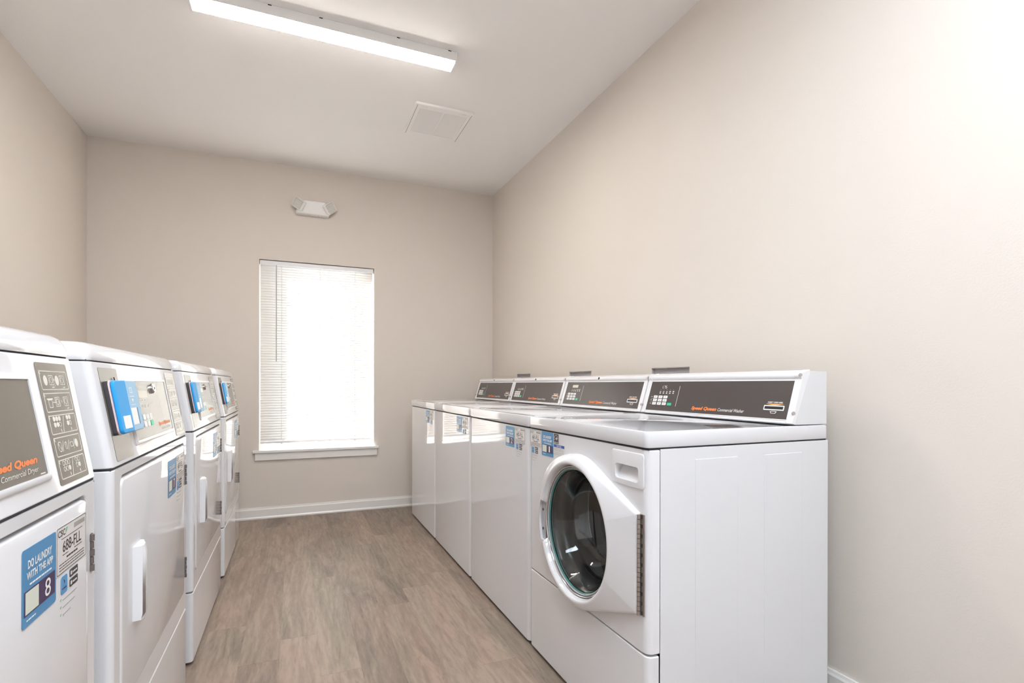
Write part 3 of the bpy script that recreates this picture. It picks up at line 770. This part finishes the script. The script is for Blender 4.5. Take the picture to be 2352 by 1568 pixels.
def front_door(t, hc):
    cx, cz = hc; N = 120
    tab_x, tz0, tz1 = .2980, .384 - cz, .633 - cz          # tab edge relative to the hub
    a_hi, a_lo = math.radians(65.0), math.radians(-70.0)
    hx, hz0, hz1 = tab_x, tz0, tz1
    def seg_hit(a, p, q):
        c, s = math.cos(a), math.sin(a); dx, dz = q[0] - p[0], q[1] - p[1]
        den = c * dz - s * dx
        if abs(den) < 1e-9: return None
        tt = (p[0] * dz - p[1] * dx) / den; uu = (p[0] * s - p[1] * c) / den
        return tt if tt > 0 and -1e-6 <= uu <= 1 + 1e-6 else None
    R0 = .2260
    def outer(a):
        a = (a + PI) % (2 * PI) - PI
        if a_lo < a < a_hi:
            P = [(R0 * math.cos(a_lo), R0 * math.sin(a_lo)), (hx, hz0), (hx, hz1), (R0 * math.cos(a_hi), R0 * math.sin(a_hi))]
            for p, q in zip(P, P[1:]):
                r = seg_hit(a, p, q)
                if r: return r
        if abs(a) > PI / 2:
            c, s = math.cos(a), math.sin(a); z = None
            r = 1 / math.sqrt((c / .266) ** 2 + (s / R0) ** 2)
            if -.094 < r * s < .063: r = .2100
            return r
        return R0
    angs = sorted(set([q * 2 * PI / N - PI for q in range(N)] + [math.atan2(hz1, hx), math.atan2(hz0, hx)]))
    loops = []
    fr = [('a', .1900, .020), ('a', .1915, -.012), ('a', .1930, -.021), ('a', .1955, -.0300), ('a', .1980, -.0335), ('a', .2025, -.0345), ('a', .2080, -.0335), ('o', .0120, 0), ('o', .0045, 1), ('o', .0, 2), ('o', 0, 3)]
    for kind, v, dd in fr:
        L = []
        for a in angs:
            R = outer(a)
            notch = abs(a) > PI / 2 and R < .2110
            if kind == 'a':
                r, d = v, dd
                if notch and r > .192: d = max(d, -.0150); r = min(r, .1975 + (r - .1975) * .2)
            elif notch:
                r = .2005 + dd * .0005; dep = -.0150; d = (dep, dep * .95, dep * .5, .0005)[dd]
            else:
                r = max(R - v, .2105); x = r * math.cos(a)
                f = max(0, min(1, (x - .10) / .19)) ** 0.8 if -1.3 < a < 1.2 else 0
                if abs(a) > PI / 2: f = max(0, min(1, (R - .222) / .044)) * .9
                dep = (-.0300 * (1 - f) - .0115 * f)
                d = (dep, dep * .90, dep * .45, .0005)[dd]
                if v == 0 and dd >= 2: r = R + (.0012 if dd == 3 else 0)
            L.append((cx + r * math.cos(a), d, cz + r * math.sin(a)))
        loops.append(L)
    bm = nb(); bridge(bm, loops)
    door = finish('door', bm, 'enamel', t, ang=50); door['label'] = 'round white door ring with a flat hinge wing'
    def lathe(prof, mat, name, par, seg=96, close=False):
        bm = nb(); bridge(bm, [[(cx + r * math.cos(q * 2 * PI / seg), d, cz + r * math.sin(q * 2 * PI / seg)) for q in range(seg)] for r, d in prof + ([prof[0]] if close else [])])
        return finish(name, bm, mat, par, ang=40)
    circ = lambda r, d, a, b, n=10: [(r + a * math.cos(q * 2 * PI / n), d + b * math.sin(q * 2 * PI / n)) for q in range(n)]
    lathe(circ(.1885, -.0165, .0028, .0035), 'chrome', 'chrome_ring', door, close=True)
    lathe(circ(.1835, -.0130, .0020, .0030), 'grey_plastic', 'inner_ring', door, close=True)
    lathe([(.1815, -.0110), (.1792, -.0095), (.1788, .0020), (.1800, .0060), (.1845, -.004)], 'teal', 'glass_rim', door, close=True)
    lathe([(.1765, .000), (.174, .010), (.166, .016), (.158, .030), (.154, .048), (.158, .060), (.200, .064), (.205, .080), (.186, .080), (.186, .000)], 'rubber', 'gasket', t, close=True)
    lathe([(.1765, -.008), (.170, -.003), (.158, .018), (.144, .052), (.126, .082), (.096, .100), (.052, .108), (.004, .109), (.004, .113), (.054, .112), (.099, .104), (.130, .085), (.148, .053), (.162, .020), (.174, .001), (.1775, -.004)], 'glass', 'glass_bowl', door, close=True)
    # drum
    lathe([(.150, .066), (.245, .070), (.252, .080), (.252, .180), (.2545, .184), (.252, .188), (.252, .300), (.2545, .304), (.252, .308), (.252, .440), (.235, .455), (.16, .460), (.10, .450), (.004, .447)], 'drum', 'drum', t)
    for q in range(3):
        bm = nb(); a = math.radians(95 + 120 * q); c, s = math.cos(a), math.sin(a); tx, tz = -s, c
        P = [(.250, -.045), (.205, -.012), (.195, 0), (.205, .012), (.250, .045)]
        loops = [[(cx + c * r + tx * w * f, y, cz + s * r + tz * w * f) for r, w in P] for y, f in ((.10, .5), (.13, 1), (.40, 1), (.43, .5))]
        bridge(bm, loops, closed=False); finish('drum_baffle', bm, 'drum', t)
    # latch recess at the left of the ring
    bm = nb()
    # crescent rim of the latch pocket
    n = 16; Oa = []; Ia = []; Pp = [(-.186, -.084), (-.186, .055)]
    for q in range(n + 1):
        v = q / n * 2 - 1; z = -.0145 + .0785 * v
        Oa.append((-.2440 + .0150 * v * v, z)); Ia.append((-.2350 + .0140 * v * v, -.0145 + .0695 * v))
    L = lambda P, d: [(cx + x, d, cz + z) for x, z in P]
    bridge(bm, [L(Oa, 0.0), L(Oa, -.0215), L(Ia, -.0225), L(Ia, -.010)], closed=False)
    for zz in (-.0885, .0595):
        box(bm, cx - .2300, cx - .1960, -.0222, -.0005, cz + zz - .0045, cz + zz + .0045)
    finish('latch_rim', bm, 'enamel', door)
    bm = nb(); Pq = [(-.2020, -.084)] + Ia + [(-.2020, .055)]
    extrude(bm, L(Pq, -.0120), L(Pq, -.0145)); lp = finish('latch_plate', bm, 'grey_plastic', door)
    for z in (-.050, .014):
        bm = nb(); disc(bm, (cx - .2200, -.0145, cz + z), (0, -1, 0), .0045, .0012, 12); finish('latch_screw', bm, 'ink', door)
    # piano hinge
    bm = nb(); x0 = cx + hx + .0005
    box(bm, x0, x0 + .0185, -.0028, -.0004, cz + hz0, cz + hz1)
    n = 21; step = (hz1 - hz0) / n
    hinge = finish('hinge', bm, 'steel', t); hinge['label'] = 'long brown metal piano hinge'
    bm = nb()
    for q in range(n):
        z = cz + hz0 + q * step
        tube(bm, [(x0 + .0042, -.0080, z + .0006), (x0 + .0042, -.0080, z + step - .0006)], .0046, 10)
    finish('hinge_knuckles', bm, 'steel', hinge)
    bm = nb()
    for q in range(0, n, 2):
        z = cz + hz0 + q * step
        box(bm, x0 + .0088, x0 + .0125, -.0036, -.0027, z + .002, z + step - .001)
    finish('hinge_gaps', bm, 'ink', hinge)

def dispenser(t):
    x0, x1, z0, z1 = .1900, .3300, .6930, .7815
    bm = nb()
    L = lambda e, d, r, dz=0: [(x, d, z) for x, z in rrect(x0 + e, x1 - e, z0 + e, z1 - e, r, 5)]
    a, b, c, d_ = .2080, .3080, .7080, .7455
    H = lambda e, d, r: [(x, d, z) for x, z in rrect(a + e, b - e, c + e, d_ - e, r, 5)]
    top = lambda f: f
    loops = [L(0, 0.0, .009), L(0, -.0016, .009), L(.0010, -.0026, .0085), L(.0025, -.0030, .008), H(-.0010, -.0030, .009), H(-.0002, -.0024, .0085), H(.0004, -.0005, .008)]
    rs = bridge(bm, loops)
    inner = rrect(a + .0006, b - .0006, c + .0006, d_ - .0006, .008, 5)
    lo = [bm.verts.new((x, .0020 + .0240 * ((z - c) / (d_ - c)), z)) for x, z in inner]
    n = len(lo)
    for i in range(n): bm.faces.new((rs[-1][i], rs[-1][(i + 1) % n], lo[(i + 1) % n], lo[i]))
    bm.faces.new(lo)
    d = finish('detergent_drawer', bm, 'plastic', t, ang=32)
    return d

# ------------------------------------------------------------------ dryers
DW = 0.73
def dryer(k, label, yc, num, reader=True, xoff=0.0, w=DW):
    t = thing('tumble_dryer', label, 'dryer', (-0.316 + xoff, yc, 0.0), PI / 2, 'tumble dryers along the left wall')
    h = w / 2; D = .70; f = w / DW
    bm = nb(); box(bm, -h, h, .030, D, .012, .7885); finish('body', bm, 'sheet', t, bevel=.0012)
    for x in (-h + .04, h - .04):
        for y in (.06, D - .05):
            bm = nb(); tube(bm, [(x, y, 0), (x, y, .014)], .016, 12); finish('levelling_foot', bm, 'black', t)
    bm = nb(); box(bm, -h + .004, h - .004, .004, D - .004, .7870, .7940); finish('seam_gasket', bm, 'seam', t)
    bm = nb(); shell(bm, w, .010, .2430, .013, .030); finish('lower_panel', bm, 'enamel', t, bevel=.003, seg=3)
    a, b, c, d_ = -.316 * f, .318 * f, .3060, .7650
    hole = rrect(a - .0018, b + .0018, c - .0018, d_ + .0060, .020, 8)
    bm = nb(); shell_hole(bm, w, .2480, .7880, .013, .030, hole, 0.0, .535); finish('front_panel', bm, 'enamel', t, bevel=.0025)
    bm = nb()
    L = lambda e, y, r: [(x, y, z) for x, z in rrect(a + e, b - e, c + e, d_ - e, r, 8)]
    rs = bridge(bm, [L(0, .028, .019), L(0, .0015, .019), L(.0015, -.0012, .018), L(.004, -.0022, .016)]); bm.faces.new(rs[-1])
    door = finish('door', bm, 'enamel', t)
    bm = nb(); box(bm, a - .004, b + .004, .0285, .0300, c - .004, d_ + .004); finish('door_seal', bm, 'seam', t)
    # vertical pull with an open pocket on its right
    bm = nb(); hx0, hx1, hz0, hz1 = -.244, -.182, .4520, .6090
    P = [(hx0, -.002), (hx0 + .004, -.019), (hx0 + .012, -.0235), (hx0 + .030, -.0215), (hx0 + .034, -.017), (hx0 + .031, -.0035), (hx0 + .036, -.0030), (hx1 - .006, -.0120), (hx1 - .002, -.0110), (hx1, -.002)]
    extrude(bm, [(x, y, hz0 + .014) for x, y in P], [(x, y, hz1 - .014) for x, y in P])
    P2 = [(hx0, -.002), (hx0 + .004, -.019), (hx0 + .012, -.0235), (hx0 + .030, -.0215), (hx1 - .006, -.0120), (hx1 - .002, -.0110), (hx1, -.002)]
    for z0_, z1_, s in ((hz1 - .014, hz1, .86), (hz0 + .014, hz0, .86)):
        extrude(bm, [(x, y, z0_) for x, y in P2], [(x, y * (s if y < -.003 else 1), z1_) for x, y in P2])
    finish('handle', bm, 'plastic', door, bevel=.0015)
    for z0_, z1_ in ((.6380, .7010), (.3480, .4120)):
        bm = nb(); n = 5; x = h - .031
        for q in range(n):
            zz = z0_ + q * (z1_ - z0_) / n
            tube(bm, [(x, -.0025, zz + .0010), (x, -.0025, zz + (z1_ - z0_) / n - .0010)], (.0036, .0028)[q % 2], 10)
        box(bm, x - .001, x + .006, -.0018, .0, z0_, z1_)
        finish('hinge', bm, 'dark_steel', t)
    # sloping console
    bm = nb(); r = .013; n = 6
    base = shell_profile(w, r, D - .002)
    sh = .0360; Z0, Z1 = .7925, .9950
    extrude(bm, [(x, y, Z0) for x, y in base], [(x, y + (sh if y < D - .01 else 0), Z1) for x, y in base])
    finish('console', bm, 'enamel', t, bevel=.0025)
    bm = nb(); box(bm, -h + .004, h - .004, sh + .006, D - .006, .994, .9985); finish('cap_gasket', bm, 'seam', t)
    # rounded cap
    bm = nb()
    def L3(e, z, r): return [(x, y, z) for x, y in rrect(-h - .001 + e, h + .001 - e, sh + .0008 + e, D - e * .2, r, 6)]
    rs = bridge(bm, [L3(.001, .9975, .016), L3(0, .9995, .018), L3(.0008, 1.0080, .019), L3(.0035, 1.0180, .021), L3(.0080, 1.0260, .022), L3(.0150, 1.0310, .022), L3(.026, 1.0330, .02)])
    bm.faces.new(rs[0][::-1]); bm.faces.new(rs[-1]); finish('top_cap', bm, 'enamel', t)
    C = Face((0, 0, .7925), (1, 0, 0), (0, sh, Z1 - Z0))
    # side strips
    for s in (-1, 1):
        bm = nb(); u0, u1 = sorted((s * .219 * f, s * .331 * f)); C.rect(bm, u0, u1, .0090, .1950, 0, .0008, r=.004)
        st = finish('printed_strip', bm, 'taupe', t)
        if s > 0:
            bm = nb(); n = 5; m = .007; hh = (.186 - .016) / n; e = .0008
            for q in range(n):
                v0 = .0170 + (n - 1 - q) * hh; v1 = v0 + hh - .0045
                C.frame(bm, u0 + m, u1 - m, v0, v1, .0014, e, e + .0003, r=.003)
                C.line(bm, (u0 + m + .001, v1 + .0005), (u0 + m + .004, v1 - .006), .0013, e, e + .0003)
                vm = (v0 + v1) / 2; cu = (u0 + u1) / 2
                if q in (0, 1):
                    for du in ((-.012, .028) if q == 0 else (-.005, .026)):
                        C.frame(bm, cu + du - .008, cu + du + .008, vm - .007, vm + .008, .0010, e, e + .0003, r=.001)
                        C.frame(bm, cu + du - .0045, cu + du + .0045, vm - .0045, vm + .0055, .0009, e, e + .0003, r=.0035)
                    for du in ((-.010, .030) if q == 0 else (.028,)):
                        C.line(bm, (cu + du - .003, vm - .0110), (cu + du + .005, vm - .0105), .0014, e, e + .0003)
                    if q == 0:
                        for du in (-.032, .009):
                            C.poly(bm, [(cu + du + .0065 * math.cos(z), vm + .0080 * math.sin(z)) for z in [w_ * PI / 6 for w_ in range(12)]], e, e + .0003)
                        C.frame(bm, cu - .0030, cu + .0005, vm - .001, vm + .0025, .0006, e, e + .0003, r=.0017)
                    else:
                        C.frame(bm, cu - .037, cu - .024, vm - .008, vm + .0045, .0010, e, e + .0003, r=.001); C.line(bm, (cu - .041, vm + .0055), (cu - .021, vm + .0055), .0020, e, e + .0003)
                        C.line(bm, (cu - .022, vm), (cu - .008, vm), .0010, e, e + .0003)
                        C.frame(bm, cu + .0085, cu + .0120, vm - .001, vm + .0025, .0006, e, e + .0003, r=.0017)
                elif q == 2 or q == 4:
                    for du, cols in ((-.036, 3), (.012, 2)):
                        for i in range(cols):
                            for j in range(2):
                                uu = cu + du + i * .0095; vv = vm - .004 + j * .0090
                                last = (i == cols - 1 and j == 0)
                                if (q == 2) != last: C.rect(bm, uu, uu + .0078, vv, vv + .0075, e, e + .0004, r=.003)
                                else: C.frame(bm, uu, uu + .0078, vv, vv + .0075, .0009, e, e + .0003, r=.003)
                        C.line(bm, (cu + du + (cols - 1) * .0095 + .003, vm - .0075), (cu + du + (cols - 1) * .0095 + .004, vm - .012), .0022, e, e + .0002)
                    C.line(bm, (cu - .006, vm - .014), (cu + .003, vm + .012), .0009, e, e + .0003)
                else:
                    C.frame(bm, cu - .038, cu - .025, vm - .008, vm + .008, .0012, e, e + .0003, r=.006); C.line(bm, (cu - .036, vm + .005), (cu - .027, vm - .005), .0012, e, e + .0003)
                    C.frame(bm, cu - .013, cu - .006, vm - .006, vm + .006, .0012, e, e + .0003, r=.003); C.frame(bm, cu + .007, cu + .018, vm - .004, vm + .004, .0010, e, e + .0003, r=.001)
                    C.poly(bm, [(cu + .031 + .0060 * math.cos(z), vm + .0070 * math.sin(z)) for z in [w_ * PI / 6 for w_ in range(12)]], e, e + .0003)
                    for du in (-.021, .0, .021): C.line(bm, (cu + du - .002, vm - .008), (cu + du + .003, vm + .008), .0008, e, e + .0003)
            finish('icon_print', bm, 'taupe_line', st)
    # centre control
    bm = nb(); u0, u1, v0, v1 = -.192 * f, .192 * f, .0250, .1760
    A = rrect(u0, u1, v0, v1, .006, 4); B = rrect(u0 + .005, u1 - .005, v0 + .004, v1 - .004, .005, 4); Cc = rrect(u0 + .012, u1 - .012, v0 + .0095, v1 - .0075, .002, 4)
    LL = lambda P, hh: [C.p(u, v, hh) for u, v in P]
    bridge(bm, [LL(A, 0), LL(A, .0025), LL(B, .0048), LL(Cc, .0044), LL(Cc, 0)])
    fr = finish('control_frame', bm, 'plastic', t)
    bm = nb(); C.rect(bm, u0 + .0122, u1 - .0122, v0 + .0097, v1 - .0077, 0, .0030); cp = finish('control_panel', bm, 'taupe', t); e = .0030
    bm = nb(); C.rect(bm, -.1020, -.0200, .1285, .1455, e, e + .0003); finish('display', bm, 'lcd', cp)
    for c_ in range(3):
        for r_ in range(2):
            if c_ == 2 and r_ == 1: continue
            bm = nb(); C.rect(bm, -.1020 + c_ * .0300, -.0800 + c_ * .0300, .0760 - r_ * .0170, .0890 - r_ * .0170, e, e + .0012, r=.002)
            finish('key', bm, 'key', cp)
    bm = nb(); C.rect(bm, -.0420, -.0200, .0590, .0720, e, e + .0012, r=.002); finish('start_key', bm, 'green_key', cp)
    bm = nb()
    for q in range(4): C.rect(bm, -.098 + q * .021, -.094 + q * .021, .122, .124, e, e + .0003)
    for q in range(3): C.frame(bm, -.094 + q * .028, -.084 + q * .028, .104, .113, .0010, e, e + .0003, r=.002)
    finish('icon_print', bm, 'taupe_line', cp)
    bm = nb(); C.text(bm, 'Speed Queen', .0300, .1560, .0505, .0635, e + .0004, 0, .045, .25); finish('brand_lettering', bm, 'orange', cp)
    bm = nb(); C.text(bm, 'Commercial Dryer', .0560, .1550, .0395, .0490, e + .0004, 0, .0, .25); C.rect(bm, .158, .172, .0365, .0380, e, e + .0003); finish('model_lettering', bm, 'taupe_line', cp)
    bm = nb()
    o = C.p(.030, .1500, e); disc(bm, o, C.N, .0125, .005, 24); disc(bm, o + C.N * .005, C.N, .0115, .002, 24, r2=.010)
    lk = finish('lock_cylinder', bm, 'chrome', cp)
    bm = nb(); disc(bm, o + C.N * .0070, C.N, .0035, .0006, 12); finish('keyhole', bm, 'ink', lk)
    if reader:
        ra, rb, rc, rd = -.3260, -.1620, .0580, .1680
        bm = nb(); C.rect(bm, ra, rb, rc + .001, rd - .001, .0005, .0085, r=.006); rd_ = finish('card_reader', bm, 'ink', t, bevel=.001); rd_['label'] = 'blue card reader box fixed over the dryer panel'
        bm = nb(); C.rect(bm, ra + .001, rb - .001, rc, rd, .0085, .0110, r=.012); finish('pink_rim', bm, 'pink', rd_)
        um = ra + .082
        bm = nb()
        def half(u0, u1, rl, rr, hh):
            r = .012; P = []
            for (cx_, cz_, a0, on) in ((u1 - r, rd - r - .001, 0, rr), (u0 + r, rd - r - .001, PI / 2, rl), (u0 + r, rc + r + .001, PI, rl), (u1 - r, rc + r + .001, 1.5 * PI, rr)):
                if on:
                    for q in range(6): aa = a0 + q * PI / 10; P.append((cx_ + r * math.cos(aa), cz_ + r * math.sin(aa)))
                else:
                    sx = r if math.cos(a0 + PI / 4) > 0 else -r; sz = r if math.sin(a0 + PI / 4) > 0 else -r; P.append((cx_ + sx, cz_ + sz))
            C.poly(bm, P, .0110, hh)
        half(ra + .003, um, True, False, .0180); finish('blue_cover', bm, 'blue', rd_, bevel=.003, seg=3)
        bm = nb(); half(um, rb - .002, False, True, .0170); finish('pale_blue_cover', bm, 'blue_light', rd_, bevel=.002)
        bm = nb(); C.rect(bm, um + .006, um + .044, rc + .014, rc + .050, .0170, .0177); finish('slot_light', bm, 'white_ink', rd_)
        bm = nb(); C.rect(bm, um + .044, um + .053, rc + .014, rc + .050, .0170, .0176); finish('card_slot', bm, 'blue_dark', rd_)
        bm = nb(); lines(C, bm, um + .014, um + .046, rc + .074, .0170, 0, .0012); lines(C, bm, um + .014, um + .046, rc + .056, .0170, 0, .0012); C.poly(bm, [(um + .030, rc + .062), (um + .024, rc + .069), (um + .036, rc + .069)], .0170, .0173); C.frame(bm, um + .022, um + .038, rc + .082, rc + .094, .0012, .0170, .0173, r=.002)
        finish('reader_print', bm, 'white_ink', rd_)
        bm = nb(); C.rect(bm, ra + .020, ra + .068, rc + .010, rc + .036, .0180, .0184); finish('white_sticker', bm, 'white_ink', rd_)
        bm = nb(); C.line(bm, (um - .010, rd + .001), (um - .011, rd + .008), .0006, .002, .004); finish('wire', bm, 'ink', rd_)
    F = Face((0, -.0022, 0), (1, 0, 0), (0, 0, 1))
    app_label(F, t, .0880, .7430, num, .1000, .0990); id_label(F, t, .1900, .7450, '68%s-FLL' % num, .1140, .0700)
    return t

washer(0, 'front-loading white washing machine with a round glass door, nearest the camera', True)
washer(1, 'plain-fronted white washing machine with the number 2 sticker, beside the front loader')
washer(2, 'plain-fronted white washing machine with sticker 3, between number 2 and the end machine')
washer(3, 'white washing machine at the far end of the row, nearest the window wall')
dryer(0, 'white tumble dryer with the number 8 sticker, cut off by the left edge', .748, '8', reader=False)
dryer(1, 'white tumble dryer with the number 7 sticker and the largest blue card reader in view', 1.565, '7', w=.735)
dryer(2, 'white tumble dryer with a blue card reader, third from the camera on the left', 2.4150, '6', w=.735)
dryer(3, 'white tumble dryer with a blue card reader at the far end of the left row', 3.2700, '5', w=.725)
